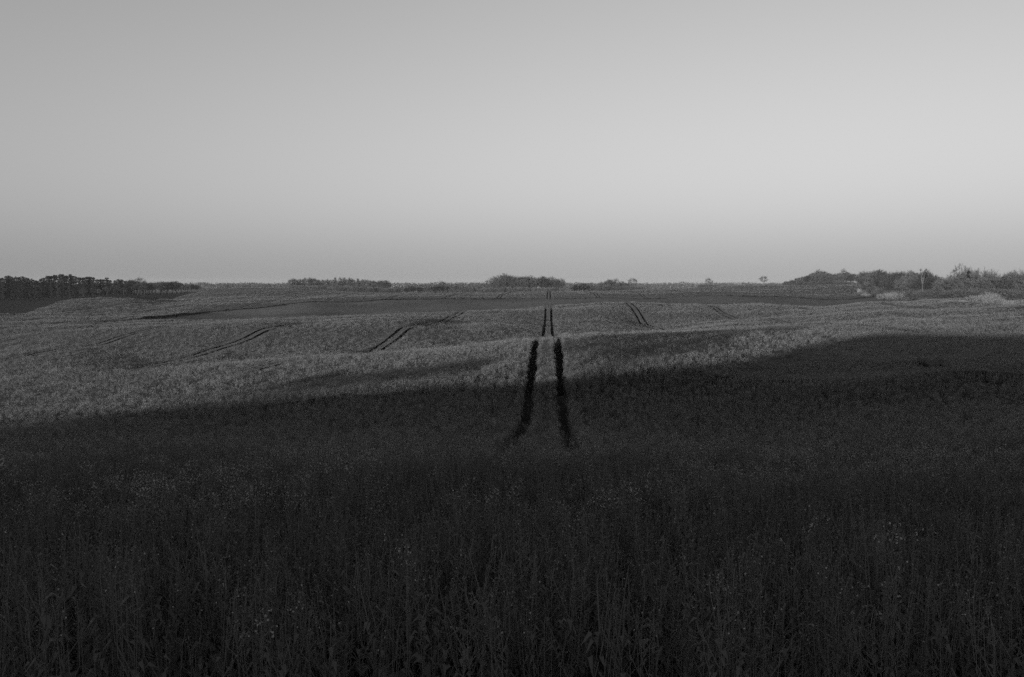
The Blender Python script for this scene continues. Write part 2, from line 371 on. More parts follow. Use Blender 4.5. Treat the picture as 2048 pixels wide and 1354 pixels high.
def plant(seed, bloom, low=True):
    rnd = random.Random(seed); mb = MB(); h = HC * rnd.uniform(.86, 1.08)
    pts = [Vector((0, 0, 0))]; lean = Vector((rnd.uniform(-.05, .05), rnd.uniform(-.05, .05), 0))
    n = 5
    for i in range(1, n + 1): pts.append(Vector((0, 0, h * i / n)) + lean * (i / n) ** 1.5 * 2 + Vector((rnd.uniform(-.01, .01), rnd.uniform(-.01, .01), 0)))
    r = rnd.uniform(.0035, .0065)
    for i in range(n): mb.tube(pts[i], pts[i + 1], r * (1 - i / n * .75), r * (1 - (i + 1) / n * .75), 0, 4 if low else 3)
    def at(f_): k = min(int(f_ * n), n - 1); return pts[k].lerp(pts[k + 1], f_ * n - k)
    for _ in range(rnd.randint(4, 6)):                        # broad lower leaves
        f_ = rnd.uniform(.12, .55); leaf(mb, at(f_), rnd.uniform(0, 6.28), rnd.uniform(.10, .2), rnd.uniform(.018, .04), rnd.uniform(.1, .7), rnd)
    for _ in range(rnd.randint(6, 9)):
        f_ = rnd.uniform(.5, .9); leaf(mb, at(f_), rnd.uniform(0, 6.28), rnd.uniform(.05, .11), rnd.uniform(.008, .016), rnd.uniform(.2, .9), rnd)
    raceme(mb, pts[-1], rnd, bloom)
    for _ in range(rnd.randint(4, 6)):
        f_ = rnd.uniform(.45, .85); a = rnd.uniform(0, 6.28); p = at(f_); e = p + Vector((math.cos(a) * .09, math.sin(a) * .09, .1 + rnd.uniform(0, .1)))
        top = Vector((e.x * 1.2, e.y * 1.2, h * rnd.uniform(.88, 1.0)))
        mb.tube(p, e, .003, .0025, 0); mb.tube(e, top, .0025, .002, 0)
        raceme(mb, top, rnd, bloom * .8)
    return mb
def clump(seed, n, rad, bloom, fat):                          # mid distance: several stems with flower heads in one tuft
    rnd = random.Random(seed); mb = MB()
    for _ in range(n):
        a = rnd.uniform(0, 6.28); rr = rad * math.sqrt(rnd.random()); bx, by = math.cos(a) * rr, math.sin(a) * rr; h = HC * rnd.uniform(.84, 1.1)
        p = Vector((bx, by, h * .35)); tp = Vector((bx + rnd.uniform(-.05, .05), by + rnd.uniform(-.05, .05), h))
        mb.tube(p, tp, .012 * fat, .006 * fat, 0)
        for _ in range(4): leaf(mb, p.lerp(tp, rnd.uniform(.1, .85)), rnd.uniform(0, 6.28), rnd.uniform(.1, .18), .025 * fat, rnd.uniform(.2, .9), rnd)
        for _ in range(int(14 * bloom)):
            petals(mb, tp + Vector((rnd.uniform(-.09, .09), rnd.uniform(-.09, .09), rnd.uniform(-.13, .05))), rnd.uniform(.011, .019) * fat, rnd, 2)
        for _ in range(4): petals(mb, tp + Vector((rnd.uniform(-.05, .05), rnd.uniform(-.05, .05), rnd.uniform(-.12, .03))), .018 * fat, rnd, 3)
    return mb
SRC = bpy.data.collections.new('crop_sources')                # not linked to the scene: only read by the geometry nodes
srcs = []
def add_src(name, mb): o = bpy.data.objects.new(name, mb.mesh(name, PM)); SRC.objects.link(o); srcs.append(o)
# indices: 0-5 near, hardly in flower; 6-9 near, in flower; 10-15 mid tufts; 16-19 far tufts
for i in range(6): add_src('crop_%02d' % i, plant(100 + i, 0.08 if i < 5 else 0.18))
for i in range(6, 10): add_src('crop_%02d' % i, plant(100 + i, 0.9, False))
for i in range(10, 16): add_src('crop_%02d' % i, clump(200 + i, 6, .36, [.5, .7, .9, 1.1, .6, .9][i - 10], 1.0))
for i in range(16, 20): add_src('crop_%02d' % i, clump(300 + i, 8, .6, .9, 1.3))

def scatter(n, d0, d1, power=2.0, margin=0.74, extra=4.0):    # points spread evenly over the part of the field in view
    u = rng.random(n); d = np.sqrt(d0 ** 2 + u * (d1 ** 2 - d0 ** 2))
    x = (rng.random(n) * 2 - 1) * (margin * d + extra); y = d
    return x, y
def vnoise(x, y, sc, seed):                                   # cheap smooth value noise
    r = np.random.default_rng(seed); G = r.random((64, 64))
    fx = x / sc; fy = y / sc; i = np.floor(fx).astype(int); j = np.floor(fy).astype(int); fx -= i; fy -= j
    fx = fx * fx * (3 - 2 * fx); fy = fy * fy * (3 - 2 * fy); i0, i1, j0, j1 = i % 64, (i + 1) % 64, j % 64, (j + 1) % 64
    return (G[i0, j0] * (1 - fx) + G[i1, j0] * fx) * (1 - fy) + (G[i0, j1] * (1 - fx) + G[i1, j1] * fx) * fy
PX, PY, IDX, SCL = [], [], [], []
def pop(x, y, idx, scl, clear):
    s, t_ = to_st(x, y)
    keep = rape_mask(x, y) & ((track_dist(s, t_) > clear) | (t_ < 18.5))
    PX.append(x[keep]); PY.append(y[keep]); IDX.append(idx[keep]); SCL.append(scl[keep])
def near_idx(x, y, n):
    bl = vnoise(x, y, 1.1, 1) * .5 + vnoise(x, y, 4.0, 2) * .5 + np.clip((y - 7) / 5, 0, 1) * .3 + np.clip((y - 14) / 12, 0, 1) * .25 - 0.12
    bl = bl + np.where(y < 8, -.3, 0) + np.clip((x - 4) / 12, 0, 1) * np.clip((y - 20) / 6, 0, 1) * .35  # extra bloom right of the hollow stands in for a strip of light
    fl = rng.random(n) < np.clip((bl - .44) * 2.4, 0.012, 1)
    return np.where(fl, rng.integers(6, 10, n), rng.integers(0, 6, n))
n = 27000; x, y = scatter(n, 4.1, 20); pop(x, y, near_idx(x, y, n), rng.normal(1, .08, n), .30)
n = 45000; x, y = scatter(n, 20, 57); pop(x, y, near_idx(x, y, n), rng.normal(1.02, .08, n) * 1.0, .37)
n = 34000; x, y = scatter(n, 48, 135); pop(x, y, rng.integers(10, 16, n), rng.normal(1, .1, n), .84)
n = 90000; x, y = scatter(n, 130, 270); pop(x, y, rng.integers(10, 16, n), rng.normal(1, .1, n), .84)
n = 110000; x, y = scatter(n, 250, 460); pop(x, y, rng.integers(16, 20, n), rng.normal(1, .12, n), 1.0)
n = 70000; x, y = scatter(n, 440, 700); pop(x, y, rng.integers(16, 20, n), rng.normal(1, .12, n), 1.0)
# ragged edges of the wheel tracks
for k in range(-3, 4):
    n = 9000; t_ = rng.uniform(17.5, 330, n); side = rng.choice([-1, 1], n); e = rng.choice([-1, 1], n)
    s = k * PITCH + side * GAUGE + e * (SLOT + 0.03 + np.abs(rng.normal(0, .12, n))); x, y = to_xy(s, t_)
    ok = rng.random(n) < np.clip(60 / t_, .25, 1); x, y = x[ok], y[ok]
    pop(x, y, rng.integers(6, 10, len(x)), rng.normal(1, .06, len(x)), .36)
PX = np.concatenate(PX); PY = np.concatenate(PY); IDX = np.concatenate(IDX); SCL = np.concatenate(SCL)
PZ = H(PX, PY) - 0.01
hv = 0.93 + 0.14 * vnoise(PX, PY, 2.3, 5)
print('crop instances', len(PX))
me = bpy.data.meshes.new('rape_points'); me.vertices.add(len(PX)); me.vertices.foreach_set('co', np.stack([PX, PY, PZ], -1).astype(np.float32).ravel())
a = me.attributes.new('pick', 'INT', 'POINT'); a.data.foreach_set('value', IDX.astype(np.int32))
N = len(PX); rot = np.stack([rng.normal(0, .05, N), rng.normal(0, .05, N), rng.uniform(0, 6.28, N)], -1)
a = me.attributes.new('turn', 'FLOAT_VECTOR', 'POINT'); a.data.foreach_set('vector', rot.astype(np.float32).ravel())
w = np.clip(SCL, .75, 1.3); sc3 = np.stack([w, w, w * hv * crop_rise(azpx(PX, PY), PY)], -1)
a = me.attributes.new('size', 'FLOAT_VECTOR', 'POINT'); a.data.foreach_set('vector', sc3.astype(np.float32).ravel())
crop = link('rapeseed_crop', me, kind='stuff', label='flowering rape crop covering the rolling foreground and middle distance', cat='crop')
gt = bpy.data.node_groups.new('grow_crop', 'GeometryNodeTree')
gt.interface.new_socket('Geometry', in_out='INPUT', socket_type='NodeSocketGeometry'); gt.interface.new_socket('Geometry', in_out='OUTPUT', socket_type='NodeSocketGeometry')
gi = gt.nodes.new('NodeGroupInput'); go = gt.nodes.new('NodeGroupOutput')
ci = gt.nodes.new('GeometryNodeCollectionInfo'); ci.inputs['Collection'].default_value = SRC; ci.inputs['Separate Children'].default_value = True; ci.inputs['Reset Children'].default_value = True
inst = gt.nodes.new('GeometryNodeInstanceOnPoints'); inst.inputs['Pick Instance'].default_value = True
def na_(nm, ty): n_ = gt.nodes.new('GeometryNodeInputNamedAttribute'); n_.data_type = ty; n_.inputs['Name'].default_value = nm; return n_.outputs['Attribute']
gl = gt.links.new
gl(gi.outputs[0], inst.inputs['Points']); gl(ci.outputs[0], inst.inputs['Instance'])
gl(na_('pick', 'INT'), inst.inputs['Instance Index'])
e2r = gt.nodes.new('FunctionNodeEulerToRotation'); gl(na_('turn', 'FLOAT_VECTOR'), e2r.inputs[0]); gl(e2r.outputs[0], inst.inputs['Rotation'])
gl(na_('size', 'FLOAT_VECTOR'), inst.inputs['Scale']); gl(inst.outputs[0], go.inputs[0])
md = crop.modifiers.new('grow', 'NODES'); md.node_group = gt
# ------------------------------------------------------------------ trees and shrubs
def bare_tree(seed, h=12.0, spread=1.0, first=0.22, fan=1.0, dens=1.0, tw=0.07):
    """leafless tree: limbs reach into an uneven rounded crown, every limb fans out into boughs, every bough into twigs"""
    rnd = random.Random(seed); tr = MB(); cr = MB(); W = h * .34 * spread; zc = h * (.60 - .06 * (.3 - first) / .3); hz = h - zc
    def curve(mb, a, b, r0, r1, n, sag=.12):
        m_ = a.lerp(b, .5) + Vector((rnd.gauss(0, .04), rnd.gauss(0, .04), -sag)) * (b - a).length; pr = a
        for k in range(1, n + 1):
            t_ = k / n; q_ = a * (1 - t_) ** 2 + m_ * 2 * t_ * (1 - t_) + b * t_ ** 2
            mb.tube(pr, q_, r0 + (r1 - r0) * (k - 1) / n, r0 + (r1 - r0) * t_, 0, 3); pr = q_
    lobes = [(rnd.uniform(0, 6.28), rnd.uniform(-.3, .9), rnd.uniform(.1, .3)) for _ in range(5)]
    def shell(f_):
        while True:
            d = Vector((rnd.gauss(0, 1), rnd.gauss(0, 1), rnd.gauss(.25, 1))).normalized()
            if d.z > -.75: break
        k = 1 + sum(am * max(0, math.cos(a_ - math.atan2(d.y, d.x))) * max(0, 1 - abs(d.z - zz) * 1.5) for a_, zz, am in lobes) - .12
        return Vector((d.x * W * k * f_, d.y * W * k * f_, zc + d.z * (hz if d.z > 0 else (zc - h * first)) * f_ * (.9 + .1 * k)))
    r0 = h * .017; fork = Vector((rnd.gauss(0, .02) * h, rnd.gauss(0, .02) * h, h * .42)); tr.tube((0, 0, -.5), Vector((0, 0, h * first)), r0 * 1.35, r0, 0, 6); tr.tube((0, 0, h * first), fork, r0, r0 * .7, 0, 6)
    limbs = []
    for i in range(15):
        e = shell(rnd.uniform(.42, .72)); st = Vector((0, 0, h * first)).lerp(fork, rnd.random()) if e.z < h * .6 else fork
        curve(tr, st, e, r0 * .45, r0 * .15, 4); limbs.append(e)
    for i in range(int(230 * dens)):
        tip = shell(rnd.uniform(.55, 1.0)); st = min(limbs, key=lambda q_: (q_ - tip).length + rnd.uniform(0, h * .08)); curve(cr, st, tip, r0 * .12, r0 * .05, 2, .05)
        out_ = (tip - Vector((0, 0, h * .4))).normalized()
        for _ in range(11):
            p = st.lerp(tip, rnd.uniform(.35, 1)); d = (out_ * rnd.uniform(.2, 1.1) * fan + Vector((rnd.gauss(0, .45), rnd.gauss(0, .45), rnd.gauss(.35, .4)))).normalized(); e = p + d * h * rnd.uniform(.03, .085)
            w_ = d.cross(Vector((rnd.gauss(0, 1), rnd.gauss(0, 1), rnd.gauss(0, 1)))).normalized() * tw * .5; cr.tri(p - w_, p + w_, e, 0)
    zt = np.percentile([v.z for v in cr.v], 99.3); k = h / zt
    for m_ in (tr, cr): m_.v = [v * k for v in m_.v]
    return tr, cr
def dead_tree(seed, h=12.0):
    rnd = random.Random(seed); tr = MB(); cr = MB(); tr.tube((0, 0, -.5), (-.15, 0, h * .42), .24, .18, 0, 7)
    for (x1, x2, top, r_) in ((-.75, -1.35, 1.0, .17), (.15, .55, .86, .15), (-.5, .2, .7, .1), (.3, 1.3, .97, .12)):
        a = Vector((-.15, 0, h * .42)); b_ = Vector((x1, rnd.uniform(-.3, .3), h * .65)); c_ = Vector((x2, rnd.uniform(-.5, .5), h * top)); tr.tube(a, b_, r_, r_ * .8, 0, 5); tr.tube(b_, c_, r_ * .8, r_ * .3, 0, 4)
        for _ in range(14):
            p = b_.lerp(c_, rnd.random()); e = p + Vector((rnd.gauss(0, .5), rnd.gauss(0, .5), rnd.uniform(.2, .9))); tr.tube(p, e, .05, .015, 0, 3)
            for _ in range(16):
                w_ = Vector((rnd.gauss(0, .04), rnd.gauss(0, .04), 0)); q_ = p.lerp(e, rnd.uniform(.4, 1)); cr.tri(q_ - w_, q_ + w_, q_ + Vector((rnd.gauss(0, .35), rnd.gauss(0, .35), rnd.uniform(.1, .7))), 0)
    return tr, cr
def pine(seed, h=18.0):
    rnd = random.Random(seed); tr = MB(); cr = MB(); tr.tube((0, 0, -.5), (0, 0, h * .6), .28, .2, 0, 6); tr.tube((0, 0, h * .6), (0, 0, h * .97), .2, .06, 0, 5)
    for i in range(96):
        f_ = rnd.uniform(.08, .98); a = rnd.uniform(0, 6.28); rr = math.sqrt(max(.04, 1 - ((f_ - .52) / .5) ** 2)) * rnd.uniform(.1, 1) * 3.6 * (1.3 - .6 * f_); zc = h * f_ + rr * .15
        cx, cy = math.cos(a) * rr, math.sin(a) * rr; tr.tube((0, 0, h * f_ - .4), (cx, cy, zc - .2), .06, .03, 0, 3); R_ = rnd.uniform(.7, 1.3) * (1.15 - .45 * f_)
        for _ in range(34):
            d = Vector((rnd.gauss(0, 1), rnd.gauss(0, 1), rnd.gauss(0, .55))); d = d.normalized() * R_ * .85 * rnd.uniform(.4, 1); d.z *= .8
            p = Vector((cx, cy, zc)) + d; u = Vector((rnd.gauss(0, 1), rnd.gauss(0, 1), rnd.gauss(0, 1))).normalized() * .26; w_ = u.orthogonal().normalized() * .2
            cr.tri(p - u, p + u, p + w_ * 1.6, 0)
    return tr, cr
def shrub(seed, h=3.5, wide=1.5, nb=700, size=.11, twig=True):
    rnd = random.Random(seed); tr = MB(); cr = MB(); lobes = [(rnd.uniform(-.6, .6) * h * wide * .6, rnd.uniform(-.5, .5) * h * wide * .5, h * rnd.uniform(.35, .62), h * rnd.uniform(.28, .42)) for _ in range(7)]
    for (lx, ly, lz, lr) in lobes:
        for _ in range(5):
            e = Vector((lx + rnd.gauss(0, lr * .5), ly + rnd.gauss(0, lr * .5), lz + rnd.uniform(0, lr))); tr.tube((lx * .2, ly * .2, -.2), e, .05, .015, 0, 3)
        for _ in range(nb // 7):
            d = Vector((rnd.gauss(0, 1), rnd.gauss(0, 1), rnd.gauss(.2, 1))).normalized(); p = Vector((lx, ly, lz)) + d * lr * rnd.uniform(.55, 1.08); p.z = max(p.z, .05)
            if twig:
                e = p + (d + Vector((rnd.gauss(0, .5), rnd.gauss(0, .5), rnd.gauss(.4, .4)))).normalized() * h * .14; w_ = (e - p).cross(Vector((rnd.gauss(0, 1), rnd.gauss(0, 1), 1))).normalized() * .035
                cr.tri(p - w_, p + w_, e, 0)
            else:
                u = Vector((rnd.gauss(0, 1), rnd.gauss(0, 1), rnd.gauss(0, 1))).normalized() * size * rnd.uniform(.6, 1.3); w_ = u.orthogonal().normalized() * size
                cr.quad(p - u, p - w_, p + u, p + w_, 0)
        if not twig:
            for _ in range(24):
                d = Vector((rnd.gauss(0, 1), rnd.gauss(0, 1), rnd.gauss(.3, 1))).normalized(); p = Vector((lx, ly, lz)) + d * lr * .8; e = p + d * lr * .45; w_ = d.orthogonal().normalized() * .02
                cr.tri(p - w_, p + w_, e, 0)
    return tr, cr
KINDS = {}
def kind(key, made, mt, mc, h): tr, cr = made; KINDS[key] = (tr.mesh(key + '_trunk', [mt]), cr.mesh(key + '_crown', [mc]), h)
for i in range(5): kind('bare%d' % i, bare_tree(10 + i, 12, 1.0 + .1 * (i % 2), [.2, .28, .16, .24, .2][i], 1.0, 1.0), M_BARK, M_TWIG, 12)
for i in range(2): kind('slim%d' % i, bare_tree(30 + i, 12, .5, .3, .55, .8), M_BARK, M_TWIG, 12)
for i in range(2): kind('dusk%d' % i, bare_tree(50 + i, 12, 1.1, .15, 1.0, 1.5), M_BARK, M_DARKTWIG, 12)
kind('sparse', bare_tree(70, 12, .8, .34, .9, .5, .05), M_BARK, M_TWIG, 12)
kind('young', bare_tree(77, 12, 1.9, .3, 1.0, 1.6, .42), M_BARK, M_DARKTWIG, 12)  # thick-twigged, only for the added shadow casters out of view
kind('dead', dead_tree(75, 12), M_PALEBARK, M_DARKTWIG, 12)
for i in range(4): kind('pine%d' % i, pine(80 + i), M_PINE, M_PINE, 18)
for i in range(3): kind('thicket%d' % i, shrub(90 + i, 3.5, 1.6, 900), M_DARKTWIG, M_TWIG, 3.5)
for i in range(3): kind('white%d' % i, shrub(95 + i, 3.5, 1.5, 5200, .04, False), M_DARKTWIG, M_BLOSSOM, 3.5)
prand = random.Random(5)
FRAME_LEFT, FRAME_RIGHT = -70, 2140
def plant_tree(name, key, px, d, top=None, height=None, label='', cat='tree', group=None, wide=1.0, sink=0.0):
    a, _ = ray(px, 570); x = a * d; z = Hs(x, d) - sink
    if top is not None: height = ray(px, top)[1] * d - z
    tm_, cm_, h0 = KINDS[key]; k = max(height, .8) / h0
    o = bpy.data.objects.new(name, None); COL.objects.link(o); o.empty_display_size = .5
    o.location = (x, d, z); o.rotation_euler = (0, 0, prand.uniform(0, 6.28) if key != 'dead' else 0); kw = k * wide if key[:4] != 'pine' else k
    o.scale = (kw, kw, k); o['label'] = label; o['category'] = cat
    if group: o['group'] = group
    for nm, m_ in (('trunk' if 'shrub' not in name else 'stems', tm_), ('crown' if 'shrub' not in name else 'foliage', cm_)):
        p_ = bpy.data.objects.new(nm, m_); COL.objects.link(p_); p_.parent = o
    return o
def wood(name, keys, pxs, tops, dist, step, rows, label, group, lo=.86, rowgap=9, wide=1.0, drop=.12, cat='tree', gaps=()):
    for r_ in range(rows):
        lab = label + ('' if rows == 1 else (', front row' if r_ == 0 else (', back row' if r_ == rows - 1 else ', middle row')))
        px = pxs[0] + prand.uniform(0, step)
        while px < pxs[1]:
            d = np.interp(px, *dist) + r_ * rowgap + prand.uniform(-3, 3); tp = np.interp(px, *tops)
            zb = Hs(ray(px, 570)[0] * d, d); hh = ray(px, tp)[1] * d - zb
            hh *= prand.uniform(lo, 1.03) * (1 - drop * (rows - 1 - r_) / max(rows - 1, 1))
            if hh > 1.5: plant_tree(name, prand.choice(keys), px, d, height=hh, label=lab, cat=cat, group=group, wide=wide * prand.uniform(.85, 1.15))
            px += step * prand.uniform(.65, 1.35)
B = ['bare%d' % i for i in range(5)]; PN = ['pine%d' % i for i in range(4)]; SLM = ['slim0', 'slim1']; DK = ['dusk0', 'dusk1']; TK = ['thicket0', 'thicket1', 'thicket2']
# pines on the left edge, leafless trees continuing the wood
wood('pine_tree', PN, (FRAME_LEFT, 262), ([-100,0,40,62,80,95,110,150,190,215,245,262], [553,553,551,556,558,550,548,549,554,556,559,565]), ([-100, 262], [603, 622]), 7.2, 2,
     'dark pine packed into the solid pine wood at the far left', 'pines of the wood at the far left', .9, 9, 1.2, .04)
wood('pine_tree', PN, (FRAME_LEFT, 250), ([-100,0,250], [561,560,566]), ([-100, 262], [600, 616]), 10, 1,
     'dark pine on the front edge of the pine wood at the far left', 'pines along the front of the wood', .85, 0, 1.3, 0)
wood('bare_tree', B + DK, (150, 262), ([150,262], [576,570]), ([150, 262], [606, 618]), 16, 1,
     'small leafless tree standing against the dark pine wood', 'leafless trees in front of the pines', .7, 0, 1.2, 0)
wood('bare_tree', B + DK, (258, 400), ([258,262,280,300,330,350,358,367,378,392,400], [560,559,562,564,562,561,565,569,567,568,573]), ([258, 400], [622, 655]), 9, 3,
     'leafless tree in the grey wood just right of the pines', 'leafless trees right of the pines', .9, 8, 1.25, .1)
plant_tree('bare_tree', 'bare1', 279, 640, top=555, label='leafless tree rising above the grey wood beside the last pines', wide=1.0)
# copse on the crest left of centre
wood('bare_tree', B + SLM, (578, 765), ([575,585,600,625,650,665,690,720,745,765], [562,556,556,554,558,556,554,555,558,562]), ([575, 790], [655, 640]), 8.5, 2,
     'slender leafless tree in the long copse left of the centre', 'trees of the long copse', .86, 9, .9, .05)
wood('bare_shrub', TK, (575, 800), ([575,640,790], [571,568,572]), ([575, 800], [640, 600]), 9, 2,
     'dark leafless shrub along the foot of the long copse left of the centre', 'shrubs of the long copse', .8, 8, 1.3, .1, 'shrub')
for (px, tp, dd) in ((586, 557, 648), (620, 556, 645), (764, 561, 628), (772, 561, 622)):
    plant_tree('bare_tree', {586: 'bare0', 620: 'bare3', 764: 'dusk0', 772: 'dusk1'}[px], px, dd, top=tp, wide=1.25,
               label={586: 'wide leafless tree ending the long copse at its left tip', 620: 'round topped leafless tree in the left half of the long copse',
                      764: 'dense dark tree near the right end of the long copse', 772: 'dense dark tree closing the right end of the long copse'}[px])
# low trees between the copses
wood('bare_tree', B, (790, 985), ([790,860,880,905,930,985], [573,572,565,566,572,569]), ([790, 985], [690, 700]), 14, 2,
     'low leafless tree in the far line between the two copses', 'low trees between the copses', .8, 10, 1.3, .1)
plant_tree('bare_tree', 'bare2', 884, 690, top=562, label='rounded leafless tree standing out of the low tree line between the copses', wide=1.3)
# copse at the centre
for (px, tp, k_, w_, lb) in ((975, 560, 'bare1', 1.2, 'small leafless tree at the left foot of the central copse'),
        (996, 552, 'bare4', 1.1, 'tall leafless tree second from the left in the central copse'), (1009, 547, 'bare0', 1.25, 'tallest leafless tree of the central copse'),
        (1030, 552, 'bare3', 1.2, 'leafless tree right of the tallest one in the central copse'), (1047, 553, 'dusk0', 1.15, 'dark leafless tree in the middle of the central copse'),
        (1060, 551, 'bare2', 1.2, 'rounded leafless tree just right of the middle of the central copse'), (1086, 553, 'dusk1', 1.3, 'dense dark tree straight behind the central wheel tracks'),
        (1103, 553, 'bare1', 1.2, 'wide leafless tree right of the central wheel tracks'), (1122, 557, 'bare4', 1.25, 'leafless tree closing the central copse on its right')):
    plant_tree('bare_tree', k_, px, 668 + prand.uniform(-6, 6), top=tp, label=lb, wide=w_)
wood('bare_tree', B + DK, (985, 1128), ([985,1010,1050,1100,1130], [554,550,553,554,561]), ([985, 1130], [664, 664]), 11, 2,
     'leafless tree filling the inside of the central copse', 'inner trees of the central copse', .86, 10, 1.2, .1)
wood('bare_shrub', TK, (955, 1130), ([955,1130], [573,574]), ([955, 1130], [655, 650]), 12, 1,
     'leafless shrub under the trees of the central copse', 'shrubs of the central copse', .8, 8, 1.4, .1, 'shrub')
# right of centre
wood('bare_tree', B, (1140, 1200), ([1140,1160,1165,1200], [572,568,566,572]), ([1140, 1200], [720, 720]), 13, 2,
     'low far leafless tree just right of the central copse', 'low trees right of the central copse', .85, 10, 1.4, .1)
for (px, tp, k_, w_, lb) in ((1208, 563, 'bare3', 1.4, 'leftmost rounded tree of the small clump right of the centre'), (1220, 559, 'dusk0', 1.4, 'dense dark rounded tree of the small clump right of the centre'),
        (1232, 556, 'sparse', 1.3, 'thin topped tree of the small clump right of the centre'), (1243, 562, 'bare4', 1.3, 'rightmost tree of the small clump right of the centre'),
        (1266, 556, 'bare2', 1.2, 'lone thin leafless tree just right of the small clump')):
    plant_tree('bare_tree', k_, px, 690 + prand.uniform(-6, 6), top=tp, label=lb, wide=w_)
wood('bare_tree', B + DK, (1200, 1252), ([1200,1225,1252], [565,561,567]), ([1200, 1285], [690, 690]), 7, 2, 'leafless tree inside the small clump right of the centre', 'inner trees of the small clump', .85, 8, 1.4, .05)
wood('bare_shrub', TK, (1195, 1285), ([1195,1285], [569,571]), ([1195, 1285], [680, 680]), 9, 1, 'leafless shrub at the foot of the small clump right of the centre', 'shrubs of the small clump', .8, 8, 1.5, .1, 'shrub')
plant_tree('bare_tree', 'bare0', 1417, 760, top=556, label='lone broad leafless tree on the skyline above the hedge', wide=1.15)
wood('bare_shrub', TK, (1395, 1450), ([1395,1450], [567,569]), ([1395, 1450], [770, 780]), 8, 1, 'low shrub beside the lone broad tree on the skyline', 'shrubs beside the lone broad tree', .8, 8, 1.8, .1, 'shrub')
plant_tree('bare_tree', 'bare3', 1528, 730, top=552, label='lone round leafless tree on the bare skyline left of the right hand wood', wide=1.15)
wood('bare_shrub', TK, (1480, 1580), ([1480,1580], [569,564]), ([1480, 1580], [745, 720]), 10, 1, 'low shrub on the skyline either side of the lone round tree', 'shrubs on the skyline by the lone round tree', .7, 8, 1.8, .1, 'shrub')
# the wood on the right, running towards the camera
DR = ([1560, 1700, 1714, 1745, 1800, 1850, 1900, 1950, 2048, 2300], [640, 605, 545, 452, 395, 355, 318, 290, 262, 250])
TR0 = ([1565,1580,1600,1625,1636,1650,1665,1690,1705,1720,1740,1760,1775,1800,1830,1860,1885,1905,1925,1940,1960,1985,2010,2048,2200], [566,562,556,548,543,546,550,546,550,548,546,543,547,547,549,553,556,554,548,550,552,550,553,549,550])
TR = (TR0[0], [v - (2 if p_ < 1700 else 4) for p_, v in zip(*TR0)])
wood('bare_tree', B + DK + DK, (1568, 1712), TR, DR, 10.5, 3, 'leafless tree at the far receding end of the wood on the right', 'trees at the far end of the right hand wood', .93, 9, 1.3, .15)
wood('bare_tree', B + DK + DK, (1714, 1890), TR, DR, 15, 3, 'leafless tree in the middle stretch of the wood on the right', 'trees in the middle of the right hand wood', .93, 8, 1.3, .15)
wood('bare_tree', B + DK, (1890, 2250), TR, DR, 21, 3, 'leafless tree in the near stretch of the wood at the right edge', 'trees in the near stretch of the right hand wood', .93, 7, 1.25, .15)
wood('bare_shrub', TK, (1575, 1740), ([1575,1620,1690,1740], [565,559,559,568]), ([1575,1600,1700,1714,1745], [634,632,597,536,444]), 8, 2, 'leafless shrub at the foot of the far end of the right hand wood', 'shrubs at the far foot of the right hand wood', .8, 8, 1.5, .1, 'shrub')
wood('bare_shrub', TK, (1745, 2200), ([1745,2048,2200], [574,571,571]), (DR[0], [v - 7 for v in DR[1]]), 16, 2, 'leafless shrub at the near foot of the right hand wood', 'shrubs at the near foot of the right hand wood', .75, 5, 1.2, .1, 'shrub')
for (px, tp, k_, w_, lb) in ((1636, 539, 'bare0', 1.2, 'leafless tree humped above the far end of the right hand wood'), (1686, 537, 'sparse', 1.1, 'thin crowned tree poking above the far end of the right hand wood'),
        (1727, 542, 'bare4', 1.2, 'leafless tree above the hedge corner where the far field ends'), (1758, 540, 'dusk1', 1.3, 'dense dark round tree above the first white bushes'),
        (1797, 544, 'dusk0', 1.3, 'dense round tree left of the pale dead tree'), (1819, 541, 'sparse', 1.1, 'thin crowned tree just left of the pale dead tree'),
        (1852, 541, 'dusk0', .7, 'dark narrow tree right behind the pale dead tree'), (1920, 528, 'sparse', 1.0, 'tallest tree of the right hand wood with open upper branches'),
        (1938, 536, 'bare1', .7, 'narrow tree beside the tallest one holding round clumps'), (1958, 538, 'bare3', 1.0, 'open round leafless crown right of the tallest tree'),
        (1985, 539, 'sparse', 1.0, 'thin round leafless crown second right of the tallest tree'), (2030, 540, 'bare2', 1.1, 'broad open leafless crown near the right edge')):
    plant_tree('bare_tree', k_, px, np.interp(px, *DR) + 4, top=tp, label=lb, wide=w_)
plant_tree('dead_tree', 'dead', 1846, 346, top=536, label='pale bare forked dead tree standing at the front of the right hand wood', wide=.8)
def mistletoe(px, py, d, r_, lb):
    mb_ = MB(); rnd = random.Random(int(px)); a_, b_ = ray(px, py)
    for _ in range(260):
        dd = Vector((rnd.gauss(0, 1), rnd.gauss(0, 1), rnd.gauss(0, 1))).normalized(); p = dd * r_ * rnd.uniform(.2, .8); e = dd * r_ * rnd.uniform(.8, 1.1) + Vector((rnd.gauss(0, .1), rnd.gauss(0, .1), 0)); w_ = dd.orthogonal().normalized() * .05
        mb_.tri(p - w_, p + w_, e, 0)
    o = link('mistletoe_ball', mb_.mesh('mistletoe', [M_PINE]), label=lb, cat='mistletoe', group='mistletoe balls in the tall trees'); o.location = (a_ * d, d, b_ * d)
for (px, py, r_, lb) in ((1938, 545, .8, 'upper dark mistletoe ball in the narrow tree beside the tallest'), (1936, 551, .7, 'lower dark mistletoe ball in the narrow tree beside the tallest'), (1944, 553, .5, 'small mistletoe ball hanging out right of the narrow tree'), (1925, 549, .7, 'dark mistletoe ball inside the tallest tree')):
    mistletoe(px, py, float(np.interp(px, *DR)) + 2, r_, lb)
